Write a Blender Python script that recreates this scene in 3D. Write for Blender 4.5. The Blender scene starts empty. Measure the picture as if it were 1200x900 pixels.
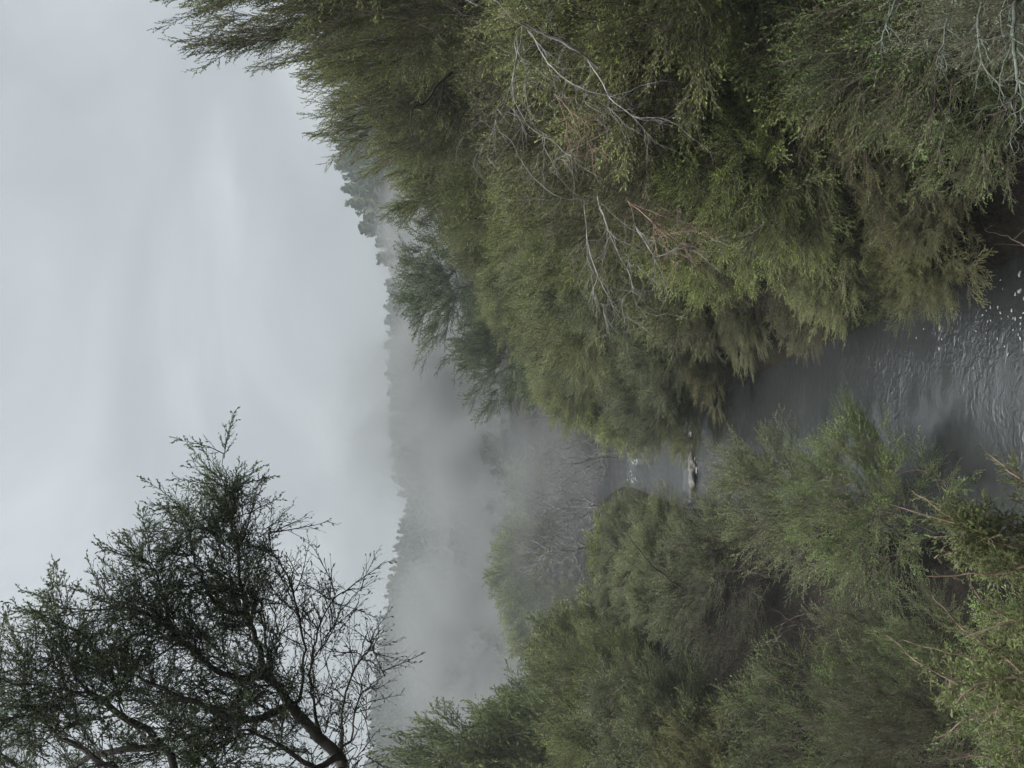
import bpy, math, random
import numpy as np
from mathutils import Matrix, Vector

SC = bpy.context.scene
COL = SC.collection
PI = math.pi
CAM_Z = 6.0
F = 1000.0            # focal length in pixels of a 1200x900 frame


def at(px, py, depth):
    """photo pixel (1200x900, lying on its side: sky at the left) -> world point at that depth"""
    return np.array([(450.0 - py) / F * depth, depth, CAM_Z + (600.0 - px) / F * depth])


def sstep(a, b, x):
    t = np.clip((np.asarray(x, float) - a) / (b - a), 0, 1)
    return t * t * (3 - 2 * t)


# ------------------------------------------------------------------ materials
def new_mat(name):
    m = bpy.data.materials.new(name)
    m.use_nodes = True
    nt = m.node_tree
    nt.nodes.clear()
    return m, nt


def N(nt, typ, **kw):
    n = nt.nodes.new(typ)
    for k, v in kw.items():
        if k in n.inputs:
            n.inputs[k].default_value = v
        else:
            setattr(n, k, v)
    return n


def L(nt, a, ao, b, bi):
    nt.links.new(a.outputs[ao], b.inputs[bi])


def ramp(nt, stops):
    r = nt.nodes.new('ShaderNodeValToRGB')
    e = r.color_ramp.elements
    while len(e) < len(stops):
        e.new(0.5)
    for i, (p, c) in enumerate(stops):
        e[i].position = p
        e[i].color = (*c, 1)
    return r


def leaf_mat(name, dark, mid, light, dry, transl=0.28, rough=0.55, spec=0.25, clump=0.55):
    dark = (dark[0] * 0.85, dark[1] * 0.85, dark[2] * 0.75)
    mid = (mid[0] * 1.02, mid[1] * 1.06, mid[2] * 0.88)
    light = (light[0] * 1.18, light[1] * 1.22, light[2] * 1.0)
    m, nt = new_mat(name)
    out = N(nt, 'ShaderNodeOutputMaterial')
    att = N(nt, 'ShaderNodeAttribute', attribute_name='tint')
    tc = N(nt, 'ShaderNodeTexCoord')
    oi = N(nt, 'ShaderNodeObjectInfo')
    noi = N(nt, 'ShaderNodeTexNoise', Scale=clump, Detail=2.0)
    geo = N(nt, 'ShaderNodeNewGeometry')
    L(nt, geo, 'Position', noi, 'Vector')
    nf = N(nt, 'ShaderNodeTexNoise', Scale=clump * 5.5, Detail=2.0)
    L(nt, geo, 'Position', nf, 'Vector')
    a0 = N(nt, 'ShaderNodeMath', operation='MULTIPLY_ADD')
    L(nt, nf, 'Fac', a0, 0); a0.inputs[1].default_value = 0.7; a0.inputs[2].default_value = -0.85
    a1 = N(nt, 'ShaderNodeMath', operation='MULTIPLY_ADD')
    L(nt, noi, 'Fac', a1, 0); a1.inputs[1].default_value = 1.1; L(nt, a0, 0, a1, 2)
    a2 = N(nt, 'ShaderNodeMath', operation='MULTIPLY_ADD')
    L(nt, att, 'Fac', a2, 0); a2.inputs[1].default_value = 0.55; L(nt, a1, 0, a2, 2)
    a3 = N(nt, 'ShaderNodeMath', operation='MULTIPLY_ADD')
    L(nt, oi, 'Random', a3, 0); a3.inputs[1].default_value = 0.42; L(nt, a2, 0, a3, 2)
    r = ramp(nt, [(0.12, dark), (0.45, mid), (0.85, light)])
    L(nt, a3, 0, r, 'Fac')
    # some dry, reddish sprays
    n2 = N(nt, 'ShaderNodeTexNoise', Scale=clump * 1.7, Detail=3.0)
    off = N(nt, 'ShaderNodeVectorMath', operation='ADD')
    off.inputs[1].default_value = (31.0, 7.0, 13.0)
    L(nt, geo, 'Position', off, 0); L(nt, off, 0, n2, 'Vector')
    rr = ramp(nt, [(0.66, (0, 0, 0)), (0.78, (0.75, 0.75, 0.75))])
    L(nt, n2, 'Fac', rr, 'Fac')
    mx = N(nt, 'ShaderNodeMix', data_type='RGBA')
    L(nt, rr, 'Color', mx, 0); L(nt, r, 'Color', mx, 6)
    mx.inputs[7].default_value = (*dry, 1)
    p = N(nt, 'ShaderNodeBsdfPrincipled', Roughness=rough)
    p.inputs['Specular IOR Level'].default_value = spec
    L(nt, mx, 2, p, 'Base Color')
    t = N(nt, 'ShaderNodeBsdfTranslucent')
    L(nt, mx, 2, t, 'Color')
    ms = N(nt, 'ShaderNodeMixShader', Fac=transl)
    L(nt, p, 0, ms, 1); L(nt, t, 0, ms, 2)
    L(nt, ms, 0, out, 'Surface')
    return m


def bark_mat(name, c1, c2, scale=9.0, rough=0.85, patch=None):
    m, nt = new_mat(name)
    out = N(nt, 'ShaderNodeOutputMaterial')
    geo = N(nt, 'ShaderNodeNewGeometry')
    noi = N(nt, 'ShaderNodeTexNoise', Scale=scale, Detail=5.0)
    L(nt, geo, 'Position', noi, 'Vector')
    stops = [(0.35, c1), (0.65, c2)]
    if patch:
        stops.append((0.78, patch))
    r = ramp(nt, stops)
    L(nt, noi, 'Fac', r, 'Fac')
    p = N(nt, 'ShaderNodeBsdfPrincipled', Roughness=rough)
    p.inputs['Specular IOR Level'].default_value = 0.2
    L(nt, r, 'Color', p, 'Base Color')
    b = N(nt, 'ShaderNodeBump', Strength=0.4, Distance=0.02)
    L(nt, noi, 'Fac', b, 'Height'); L(nt, b, 0, p, 'Normal')
    L(nt, p, 0, out, 'Surface')
    return m


LEAF_OLIVE = leaf_mat('olive_leaves', (0.044, 0.053, 0.020), (0.098, 0.114, 0.042), (0.165, 0.180, 0.068), (0.110, 0.080, 0.042))
LEAF_GREY = leaf_mat('greyish_leaves', (0.040, 0.052, 0.025), (0.088, 0.108, 0.050), (0.145, 0.165, 0.082), (0.100, 0.080, 0.046))
LEAF_LIME = leaf_mat('yellow_green_leaves', (0.068, 0.086, 0.024), (0.160, 0.200, 0.056), (0.240, 0.285, 0.090), (0.130, 0.100, 0.048))
LEAF_GREEN = leaf_mat('fresh_green_leaves', (0.036, 0.056, 0.018), (0.080, 0.116, 0.037), (0.132, 0.178, 0.060), (0.085, 0.070, 0.036))
LEAF_BROWN = leaf_mat('brownish_leaves', (0.042, 0.044, 0.020), (0.092, 0.090, 0.038), (0.140, 0.138, 0.056), (0.115, 0.072, 0.042))
LEAF_DARK = leaf_mat('dark_leaves', (0.028, 0.042, 0.020), (0.052, 0.073, 0.034), (0.082, 0.105, 0.050), (0.05, 0.045, 0.028), transl=0.2)
LEAF_NEAR = leaf_mat('pale_green_leaves', (0.058, 0.072, 0.028), (0.100, 0.122, 0.046), (0.165, 0.185, 0.080), (0.125, 0.125, 0.058))
LEAF_LICHEN = leaf_mat('lichen_grey_leaves', (0.075, 0.085, 0.055), (0.12, 0.132, 0.088), (0.17, 0.185, 0.13), (0.10, 0.10, 0.07))
LEAF_PINE = leaf_mat('pine_needles', (0.022, 0.034, 0.022), (0.034, 0.048, 0.030), (0.050, 0.062, 0.038), (0.05, 0.05, 0.03), transl=0.1)
BARK = bark_mat('grey_brown_bark', (0.045, 0.034, 0.026), (0.13, 0.105, 0.085))
BARK_DARK = bark_mat('dark_bark', (0.020, 0.016, 0.014), (0.055, 0.045, 0.038))
BARK_DEAD = bark_mat('bleached_dead_wood', (0.10, 0.094, 0.084), (0.23, 0.22, 0.205), 14.0)
BARK_GREY = bark_mat('grey_dead_wood', (0.09, 0.08, 0.078), (0.19, 0.172, 0.168), 5.0)
BARK_RUST = bark_mat('reddish_dead_twigs', (0.095, 0.060, 0.042), (0.19, 0.13, 0.095), 6.0)
TWIG_RED = bark_mat('pinkish_young_twigs', (0.12, 0.085, 0.065), (0.23, 0.165, 0.13), 20.0)
LICHEN = bark_mat('pale_lichen', (0.04, 0.046, 0.034), (0.115, 0.128, 0.10), 25.0)
FOAM = bark_mat('white_foam', (0.17, 0.165, 0.15), (0.36, 0.35, 0.33), 18.0, 0.6)


# ------------------------------------------------------------------ mesh assembly
class Quads:
    """collects quads (numpy) with a material slot and a tint per face"""
    def __init__(s):
        s.v, s.f, s.m, s.t, s.n = [], [], [], [], 0

    def add(s, verts, quads, mat=0, tint=0.5):
        verts = np.asarray(verts, np.float32).reshape(-1, 3)
        quads = np.asarray(quads, np.int64).reshape(-1, 4)
        s.v.append(verts); s.f.append(quads + s.n); s.n += len(verts)
        s.m.append(np.full(len(quads), mat, np.int32))
        s.t.append(np.broadcast_to(np.asarray(tint, np.float32), (len(quads),)).astype(np.float32))

    def mesh(s, name, mats, smooth=False):
        v = np.concatenate(s.v); f = np.concatenate(s.f)
        me = bpy.data.meshes.new(name)
        me.vertices.add(len(v)); me.vertices.foreach_set('co', v.ravel())
        me.loops.add(len(f) * 4); me.loops.foreach_set('vertex_index', f.ravel().astype(np.int32))
        me.polygons.add(len(f))
        me.polygons.foreach_set('loop_start', np.arange(0, len(f) * 4, 4, dtype=np.int32))
        me.polygons.foreach_set('material_index', np.concatenate(s.m))
        if smooth:
            me.polygons.foreach_set('use_smooth', np.ones(len(f), bool))
        a = me.attributes.new('tint', 'FLOAT', 'FACE')
        a.data.foreach_set('value', np.concatenate(s.t))
        for m in mats:
            me.materials.append(m)
        me.update(calc_edges=True)
        return me


def norm(a):
    return a / np.maximum(np.linalg.norm(a, axis=-1, keepdims=True), 1e-9)


def tubes(q, P, R, sides=4, mat=0, tint=0.5):
    """P (E,S,3) polylines, R (E,S) radii"""
    P = np.asarray(P, float); R = np.asarray(R, float)
    E, S, _ = P.shape
    T = norm(np.gradient(P, axis=1))
    D = norm(P[:, -1] - P[:, 0])
    ref = np.where(np.abs(D[:, 2:3]) < 0.8, np.array([[0, 0, 1.0]]), np.array([[1.0, 0, 0]]))
    U = norm(np.cross(np.broadcast_to(ref[:, None], P.shape), T))
    W = np.cross(T, U)
    ang = np.arange(sides) * 2 * PI / sides
    ring = P[:, :, None] + R[:, :, None, None] * (U[:, :, None] * np.cos(ang)[None, None, :, None] + W[:, :, None] * np.sin(ang)[None, None, :, None])
    k = np.arange(sides); k2 = (k + 1) % sides
    base = (np.arange(E)[:, None, None] * S + np.arange(S - 1)[None, :, None]) * sides
    quads = np.stack([base + k, base + k2, base + sides + k2, base + sides + k], -1)
    q.add(ring, quads, mat, tint)


def curve_edges(A, TA, B, S=4, bend=0.35):
    """quadratic curves from A (starting along TA) to B"""
    ln = np.linalg.norm(B - A, axis=1, keepdims=True)
    C = A + TA * ln * bend
    t = np.linspace(0, 1, S)[None, :, None]
    return (1 - t) ** 2 * A[:, None] + 2 * t * (1 - t) * C[:, None] + t * t * B[:, None]


# ---- sprays: one leafy twig, its length along +Z, length 1
def spray_template(rng, n_side=11, leaf=0.10, width=0.30, leaves_per=9, side_len=0.36, curve=0.18):
    """returns (leaf verts (K,4,3), leaf tint, wood polylines list)"""
    def axis(t):
        return np.array([curve * t * t, 0.03 * math.sin(5 * t), t])
    lv, wood = [], []

    def leaf_at(p, d, ln):
        d = d / np.linalg.norm(d)
        s = np.cross(d, rng.normal(size=3)); s /= max(np.linalg.norm(s), 1e-6)
        n = np.cross(s, d)
        lv.append([p, p + d * ln * 0.5 + s * ln * width * 0.5 + n * ln * 0.04, p + d * ln - n * ln * 0.05, p + d * ln * 0.5 - s * ln * width * 0.5 + n * ln * 0.04])
    ts = np.linspace(0.08, 0.93, n_side)
    for i, t in enumerate(ts):
        p = axis(t)
        phi = i * 2.4 + rng.normal() * 0.5
        out = np.array([math.cos(phi), math.sin(phi), 0])
        up = 1.25 + rng.random() * 0.7
        d = norm(out + np.array([curve * t * 2, 0, up]))
        ln = side_len * (1.15 - 0.75 * t) * (0.7 + rng.random() * 0.6)
        e = p + d * ln + np.array([0, 0, 0.10 * ln])
        wood.append((p, (p + e) / 2 + d * 0.02, e))
        for j in range(leaves_per):
            u = (j + 0.6 + rng.random() * 0.5) / leaves_per
            lp = p + (e - p) * min(u, 1)
            r = rng.normal(size=3)
            leaf_at(lp, d * 0.85 + norm(r) * 0.6, leaf * (0.7 + 0.6 * rng.random()))
    for j in range(int(leaves_per * 2.2)):
        t = 0.25 + 0.75 * j / (leaves_per * 2.2)
        r = rng.normal(size=3)
        leaf_at(axis(t), np.array([curve * 2 * t, 0, 1.0]) * 0.8 + norm(r) * 0.65, leaf * (0.7 + 0.6 * rng.random()))
    ax = np.array([axis(t) for t in (0, 0.33, 0.66, 1.0)])
    return np.array(lv), np.array(wood), ax


def frames_from_dir(rng, D):
    """orthonormal frames (n,3,3), last column D, random roll"""
    D = norm(D)
    ref = norm(rng.normal(size=D.shape))
    U = norm(np.cross(ref, D))
    W = np.cross(D, U)
    return np.stack([U, W, D], -1)


def stamp_sprays(q, rng, templates, P, D, Ls, tints, leaf_mat_i=0, wood_mat_i=1, wood_r=0.006, wood=True, roll_down=0.0):
    which = rng.integers(len(templates), size=len(P))
    for k, (lv, wd, ax) in enumerate(templates):
        sel = which == k
        n = int(sel.sum())
        if not n:
            continue
        Fm = frames_from_dir(rng, D[sel])
        M = Fm * Ls[sel][:, None, None]
        V = np.einsum('nij,kj->nki', M, lv.reshape(-1, 3)) + P[sel][:, None]
        K = len(lv)
        quads = np.arange(n * K * 4).reshape(-1, 4)
        tn = np.repeat(tints[sel], K) + rng.normal(size=n * K) * 0.16
        q.add(V, quads, leaf_mat_i, np.clip(tn, 0, 1))
        if wood:
            A = np.einsum('nij,kj->nki', M, ax) + P[sel][:, None]
            r = np.array([1.0, 0.75, 0.5, 0.22])[None] * wood_r * Ls[sel][:, None] * 2
            tubes(q, A, r, 3, wood_mat_i)
            W = np.einsum('nij,ksj->nksi', M, wd) + P[sel][:, None, None]
            W = W.reshape(-1, 3, 3)
            rw = np.tile(np.array([0.45, 0.35, 0.15])[None] * wood_r, (len(W), 1)) * np.repeat(Ls[sel], len(wd))[:, None] * 2
            tubes(q, W, rw, 3, wood_mat_i)


# ---- skeletons
class Skel:
    def __init__(s, root, d=(0, 0, 1.0)):
        s.p = [np.array(root, float)]; s.par = [-1]; s.path = [0.0]; s.dir = [norm(np.array(d, float))]; s.rmin = [0.0]

    def chain(s, pts, radii=None, start=None):
        """explicit limb: a list of points, hung on node START (default: the nearest node)"""
        i = start if start is not None else int(np.argmin([np.linalg.norm(x - pts[0]) for x in s.p]))
        ids = []
        for k, x in enumerate(pts):
            x = np.array(x, float)
            d = x - s.p[i]; ln = np.linalg.norm(d)
            if ln < 1e-4:
                continue
            s.p.append(x); s.par.append(i); s.path.append(s.path[i] + ln); s.dir.append(d / ln)
            s.rmin.append(radii[k] if radii is not None else 0.0)
            i = len(s.p) - 1; ids.append(i)
        return ids

    def grow(s, pts, k=0.30, turn=0.5, sort=True):
        pts = np.asarray(pts, float)
        if sort:
            pts = pts[np.argsort(np.linalg.norm(pts - s.p[0], axis=1))]
        n0 = len(s.p); n = n0 + len(pts)
        P = np.zeros((n, 3)); P[:n0] = s.p
        PA = np.zeros(n); PA[:n0] = s.path
        DR = np.zeros((n, 3)); DR[:n0] = s.dir
        ids = []
        for a in pts:
            m = len(s.p)
            v = a - P[:m]; ln = np.linalg.norm(v, axis=1) + 1e-6
            cs = np.einsum('ij,ij->i', v, DR[:m]) / ln
            cost = ln * (1 + turn * (1 - cs)) + k * PA[:m]
            i = int(np.argmin(cost))
            s.p.append(a); s.par.append(i); s.path.append(PA[i] + ln[i]); s.dir.append(v[i] / ln[i]); s.rmin.append(0.0)
            P[m] = a; PA[m] = s.path[-1]; DR[m] = s.dir[-1]
            ids.append(m)
        return ids

    def finish(s, r_tip=0.004, power=2.2):
        n = len(s.p)
        s.P = np.array(s.p); s.PAR = np.array(s.par); s.D = np.array(s.dir)
        acc = np.zeros(n); kids = np.zeros(n, int)
        for i in range(n - 1, 0, -1):
            if kids[i] == 0:
                acc[i] = 1.0
            acc[s.PAR[i]] += acc[i]; kids[s.PAR[i]] += 1
        s.R = np.maximum(r_tip * np.maximum(acc, 1) ** (1 / power), np.array(s.rmin))
        s.kids = kids

    def wood(s, q, mat=0, thin=0.0, jitter=0.0, rng=None, sides_thick=7, r_split=0.015):
        i = np.arange(1, len(s.P)); pa = s.PAR[i]
        A, B = s.P[pa], s.P[i]
        C = curve_edges(A, s.D[pa], B, 5, 0.33)
        if jitter and rng is not None:
            ln = np.linalg.norm(B - A, axis=1)[:, None, None]
            J = rng.normal(size=C.shape) * jitter * ln; J[:, 0] = 0; J[:, -1] = 0
            C = C + J
        r1 = s.R[i]; r0 = np.minimum(s.R[pa], r1 * 1.7)
        t = np.linspace(0, 1, 5)[None]
        R = r0[:, None] * (1 - t) + r1[:, None] * t
        big = r1 > r_split
        if big.any():
            tubes(q, C[big], R[big], sides_thick, mat)
        if (~big).any():
            tubes(q, C[~big], R[~big], 3, mat)


# ------------------------------------------------------------------ object helpers
def link(o, parent=None):
    COL.objects.link(o)
    if parent is not None:
        o.parent = parent
    return o


def mesh_obj(name, me, parent=None):
    return link(bpy.data.objects.new(name, me), parent)


def thing(name, label, cat, loc=(0, 0, 0), group=None):
    o = bpy.data.objects.new(name, None)
    o.empty_display_size = 0.2
    link(o)
    o.location = loc
    o['label'] = label; o['category'] = cat
    if group:
        o['group'] = group
    return o


# ------------------------------------------------------------------ terrain
XC_Y = np.array([-40, 0, 4, 7, 10, 20, 28.6, 43, 50, 60, 80, 110, 1200.0])
XC_X = np.array([9.0, 3.2, 1.6, 0.5, -0.25, -1.35, -2.45, -3.4, -4.8, -9.0, -24.0, -45.0, -45.0])


def xc(y):
    return np.interp(y, XC_Y, XC_X) * 0.6 + 0.2 * (np.interp(np.asarray(y) - 2, XC_Y, XC_X) + np.interp(np.asarray(y) + 2, XC_Y, XC_X))


HW = 1.75


def water_z(y):
    return 0.16 * sstep(27.9, 29.3, y) + 0.22 * sstep(40.2, 41.8, y)


def vnoise(x, y, seed=0):
    x = np.asarray(x, float); y = np.asarray(y, float)
    r = np.random.default_rng(seed)
    z = 0
    for k in range(6):
        a, b = r.normal(size=2); ph = r.random() * 6.28
        z = z + np.sin(x * a + y * b + ph)
    return z / 6


def ground_z(x, y):
    x = np.asarray(x, float); y = np.asarray(y, float)
    s = x - xc(y)
    tr = s - HW; tl = -s - HW
    wob = 0.25 * vnoise(x * 1.1, y * 1.1, 3)
    zr = np.interp(tr, [-0.7, 0, 0.25, 1.5, 4, 8, 20, 60, 200], [-0.35, -0.05, 0.45, 1.5, 3.6, 5.6, 7.5, 12, 18])
    zl = np.interp(tl, [-0.7, 0, 0.25, 2, 6, 15, 60, 200], [-0.35, -0.05, 0.35, 0.95, 1.7, 2.6, 7, 14])
    z = np.where(s > 0, zr, zl)
    z = z + wob * sstep(0.1, 1.5, np.maximum(tr, tl)) * (1 + 0.02 * np.maximum(np.abs(s) - 5, 0))
    # knoll the photographer stands on
    z = z + np.where(s < 0, 3.6 * sstep(7.0, 0.8, y) * sstep(0.0, 3.0, tl), 0)
    z = z + water_z(y)
    # hills
    far = np.clip(34 - 0.075 * x, 8, 62) * np.exp(-((y - 330) / 95.0) ** 2) * (1 + 0.025 * vnoise(x / 26, y / 60, 8))
    z = z + far * sstep(100, 190, y)
    z = z + 21.0 * np.exp(-((x - 52) / 30.0) ** 2 - ((y - 190) / 35.0) ** 2)
    return z


def gz(x, y):
    return float(ground_z(x, y))


def build_ground():
    s = np.concatenate([-np.geomspace(900, 4.2, 42), np.linspace(-4, -2.2, 12), np.linspace(-2.1, 2.1, 18), np.linspace(2.2, 4, 12), np.geomspace(4.2, 900, 42)])
    y = np.concatenate([np.linspace(-30, -2, 10), np.linspace(-1, 60, 124), np.geomspace(61, 1200, 80)])
    S, Y = np.meshgrid(s, y)
    X = S + xc(Y)
    Z = ground_z(X, Y)
    Z += (0.09 * vnoise(X * 4, Y * 4, 5) + 0.05 * vnoise(X * 11, Y * 11, 6)) * sstep(1.6, 2.2, np.abs(S))
    V = np.stack([X, Y, Z], -1)
    ny, nx = S.shape
    i = (np.arange(ny - 1)[:, None] * nx + np.arange(nx - 1)[None])
    q = Quads()
    q.add(V, np.stack([i, i + 1, i + nx + 1, i + nx], -1))
    m, nt = new_mat('earth_and_leaf_litter')
    out = N(nt, 'ShaderNodeOutputMaterial')
    geo = N(nt, 'ShaderNodeNewGeometry')
    n1 = N(nt, 'ShaderNodeTexNoise', Scale=0.9, Detail=8.0, Roughness=0.65)
    n2 = N(nt, 'ShaderNodeTexNoise', Scale=14.0, Detail=4.0)
    L(nt, geo, 'Position', n1, 'Vector'); L(nt, geo, 'Position', n2, 'Vector')
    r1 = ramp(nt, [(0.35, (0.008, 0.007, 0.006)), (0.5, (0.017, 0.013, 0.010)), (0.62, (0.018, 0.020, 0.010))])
    L(nt, n1, 'Fac', r1, 'Fac')
    r2 = ramp(nt, [(0.3, (0.6, 0.6, 0.6)), (0.7, (1.3, 1.3, 1.3))])
    L(nt, n2, 'Fac', r2, 'Fac')
    mx = N(nt, 'ShaderNodeMix', data_type='RGBA', blend_type='MULTIPLY')
    mx.inputs[0].default_value = 1
    L(nt, r1, 'Color', mx, 6); L(nt, r2, 'Color', mx, 7)
    p = N(nt, 'ShaderNodeBsdfPrincipled', Roughness=0.95)
    p.inputs['Specular IOR Level'].default_value = 0.1
    L(nt, mx, 2, p, 'Base Color')
    b = N(nt, 'ShaderNodeBump', Strength=0.8, Distance=0.06)
    L(nt, n2, 'Fac', b, 'Height'); L(nt, b, 0, p, 'Normal')
    L(nt, p, 0, out, 'Surface')
    o = mesh_obj('ground', q.mesh('ground', [m], True))
    o['kind'] = 'structure'


def build_stream():
    s = np.linspace(-2.2, 2.2, 44)
    y = np.concatenate([np.linspace(-20, 4, 30), np.linspace(4.1, 30, 360), np.linspace(30.1, 110, 260)])
    S, Y = np.meshgrid(s, y)
    X = S + xc(Y)
    rng = np.random.default_rng(5)
    Z = water_z(Y + 0.55 * vnoise(X * 1.7, Y * 0.6, 14) + 0.25 * vnoise(X * 5, Y * 3, 15))
    riff = np.exp(-((Y - 28.2) / 0.7) ** 2) * 0.05 + np.exp(-((Y - 40.3) / 0.9) ** 2) * 0.06
    Z = Z + 0.010 * vnoise(X * 7, Y * 9, 11) + riff * vnoise(X * 9, Y * 9, 12)
    ny, nx = S.shape
    i = (np.arange(ny - 1)[:, None] * nx + np.arange(nx - 1)[None])
    q = Quads()
    q.add(np.stack([X, Y, Z], -1), np.stack([i, i + 1, i + nx + 1, i + nx], -1))
    m, nt = new_mat('cloudy_stream_water')
    out = N(nt, 'ShaderNodeOutputMaterial')
    geo = N(nt, 'ShaderNodeNewGeometry')
    mp = N(nt, 'ShaderNodeMapping'); mp.inputs['Scale'].default_value = (3.6, 4.6, 1)
    L(nt, geo, 'Position', mp, 'Vector')
    n1 = N(nt, 'ShaderNodeTexNoise', Scale=1.5, Detail=3.0, Distortion=1.2)
    n2 = N(nt, 'ShaderNodeTexNoise', Scale=4.8, Detail=3.0, Distortion=0.8)
    L(nt, mp, 'Vector', n1, 'Vector'); L(nt, mp, 'Vector', n2, 'Vector')
    # calm and rippled stretches
    n3 = N(nt, 'ShaderNodeTexNoise', Scale=0.7, Detail=2.0)
    L(nt, geo, 'Position', n3, 'Vector')
    rc = ramp(nt, [(0.38, (0.12, 0.12, 0.12)), (0.6, (1, 1, 1))])
    L(nt, n3, 'Fac', rc, 'Fac')
    b1 = N(nt, 'ShaderNodeBump', Distance=0.018)
    L(nt, rc, 'Color', b1, 'Strength'); L(nt, n1, 'Fac', b1, 'Height')
    b2 = N(nt, 'ShaderNodeBump', Distance=0.007)
    L(nt, rc, 'Color', b2, 'Strength'); L(nt, n2, 'Fac', b2, 'Height'); L(nt, b1, 0, b2, 'Normal')
    p = N(nt, 'ShaderNodeBsdfPrincipled', Roughness=0.08, IOR=1.55)
    p.inputs['Base Color'].default_value = (0.024, 0.0255, 0.025, 1)
    p.inputs['Specular IOR Level'].default_value = 0.8
    L(nt, b2, 0, p, 'Normal')
    L(nt, p, 0, out, 'Surface')
    o = mesh_obj('stream_water', q.mesh('stream_water', [m], True))
    o['kind'] = 'structure'


def blobs(q, rng, centres, sizes, flat=0.35):
    """small lumpy foam pads: squashed little spheres with uneven rims"""
    nu, nv = 9, 5
    for c, sz in zip(centres, sizes):
        ph = np.linspace(0, 2 * PI, nu, endpoint=False)
        rr = 1 + 0.35 * np.sin(ph * 2 + rng.random() * 6) + 0.2 * np.sin(ph * 3 + rng.random() * 6)
        th = np.linspace(0.08, PI / 2, nv)
        V = np.zeros((nv, nu, 3))
        for j, t in enumerate(th):
            V[j, :, 0] = np.sin(t) * rr * np.cos(ph) * sz; V[j, :, 1] = np.sin(t) * rr * np.sin(ph) * sz
            V[j, :, 2] = np.cos(t) * sz * flat
        V += c
        i = np.arange(nv - 1)[:, None] * nu
        k = np.arange(nu)[None]; k2 = (k + 1) % nu
        q.add(V, np.stack([i + nu + k, i + nu + k2, i + k2, i + k], -1))


def build_ledge():
    rng = np.random.default_rng(19)
    m = bark_mat('pale_wet_rock', (0.07, 0.062, 0.055), (0.22, 0.195, 0.17), 7.0, 0.5)
    n, k = 26, 12
    t = np.linspace(0, 1, n); a = np.linspace(0, 2 * PI, k, endpoint=False)
    X = np.linspace(-1.35, 0.55, n)
    q = Quads()
    R = 0.13 * np.sqrt(np.clip(1 - (2 * t - 1) ** 4, 0.02, 1)) * (1 + 0.35 * vnoise(X * 5, X * 3, 7))
    V = np.zeros((n, k, 3))
    for i in range(n):
        y = 28.2 + 0.18 * math.sin(X[i] * 2.4)
        rr = R[i] * (1 + 0.25 * np.sin(a * 3 + i * 0.7) + 0.12 * rng.normal(size=k))
        V[i, :, 0] = X[i] + float(xc(y)); V[i, :, 1] = y + np.cos(a) * rr * 1.7; V[i, :, 2] = 0.06 + np.sin(a) * rr
    o0 = np.array([float(xc(28.2)), 28.2, 0.0])
    i = np.arange(n - 1)[:, None] * k; j = np.arange(k)[None]; j2 = (j + 1) % k
    q.add(V - o0, np.stack([i + j, i + j2, i + k + j2, i + k + j], -1))
    o = mesh_obj('rock_ledge', q.mesh('rock_ledge', [m], True))
    o.location = o0
    o['label'] = 'low pale rock ledge across the stream with white water on it'; o['category'] = 'rock'


def build_foam():
    rng = np.random.default_rng(9)
    # foam flecks drifting under the right bank, photo's lower right corner of water
    q = Quads()
    C, Z = [], []
    for k in range(46):
        px = 1205 - abs(rng.normal()) * 55; py = 372 + rng.normal() * 26 + (px - 1150) * -0.25
        d = F * (CAM_Z - 0.012) / (px - 600)
        C.append(at(px, py, d)); Z.append(rng.choice([0.012, 0.018, 0.03, 0.05], p=[0.62, 0.30, 0.075, 0.005]))
    blobs(q, rng, C, Z)
    o = mesh_obj('foam_flecks', q.mesh('foam_flecks', [FOAM], True))
    o['kind'] = 'stuff'; o['label'] = 'white foam flecks drifting on dark water below the leafy bank'; o['category'] = 'foam'
    # broken white water at the two little steps
    for y0, wdt, lab, n, span in ((28.55, 0.22, 'white water breaking over the nearer low step of the stream', 120, (-1.1, 1.0)),
                                  (41.0, 0.30, 'pale band of white water at the farther step below the steam', 110, (-1.8, 1.3))):
        q = Quads(); C, Z = [], []
        for k in range(n):
            s = rng.uniform(*span)
            if math.sin(s * 7.3 + y0) < -0.55:
                s += 0.2
            yy = y0 + 0.35 * math.sin(s * 2.1) + 0.2 * math.sin(s * 6.3) + rng.normal() * wdt * (0.6 + 0.9 * math.sin(s * 4.0) ** 2) - abs(rng.normal()) * 0.25
            C.append(np.array([s + float(xc(yy)), yy, float(water_z(yy)) + 0.005 + rng.random() * 0.03])); Z.append(rng.uniform(0.012, 0.05))
        blobs(q, rng, C, Z, 0.5)
        o = mesh_obj('white_water', q.mesh('white_water', [FOAM], True))
        o['kind'] = 'stuff'; o['label'] = lab; o['category'] = 'white water'


# ------------------------------------------------------------------ plants
def crown_points(rng, n, H, W, lobes, low=0.22, shell=0.7):
    """points in the outer part of several lobes"""
    C, R = [], []
    for k in range(lobes):
        a = k * 2.4 + rng.random()
        rr = W * 0.5 * (0.24 + 0.26 * rng.random())
        z = H * (low + 0.15 + (0.68 - low) * (k + rng.random()) / lobes)
        rad = W * 0.5 * 0.62 * (1 - 0.45 * ((z / H) - 0.3))
        C.append([math.cos(a) * (rad - rr * 0.3), math.sin(a) * (rad - rr * 0.3), z]); R.append(rr * (0.9 + 0.5 * rng.random()))
    C.append([0, 0, H * 0.78]); R.append(W * 0.22)
    C = np.array(C); R = np.array(R)
    which = rng.choice(len(C), size=n, p=R ** 2 / (R ** 2).sum())
    d = norm(rng.normal(size=(n, 3)))
    r = R[which] * (shell + (1 - shell) * rng.random(n))
    P = C[which] + d * r[:, None] * np.array([1, 1, 1.15])
    return P[P[:, 2] > H * low * 0.6]


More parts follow.
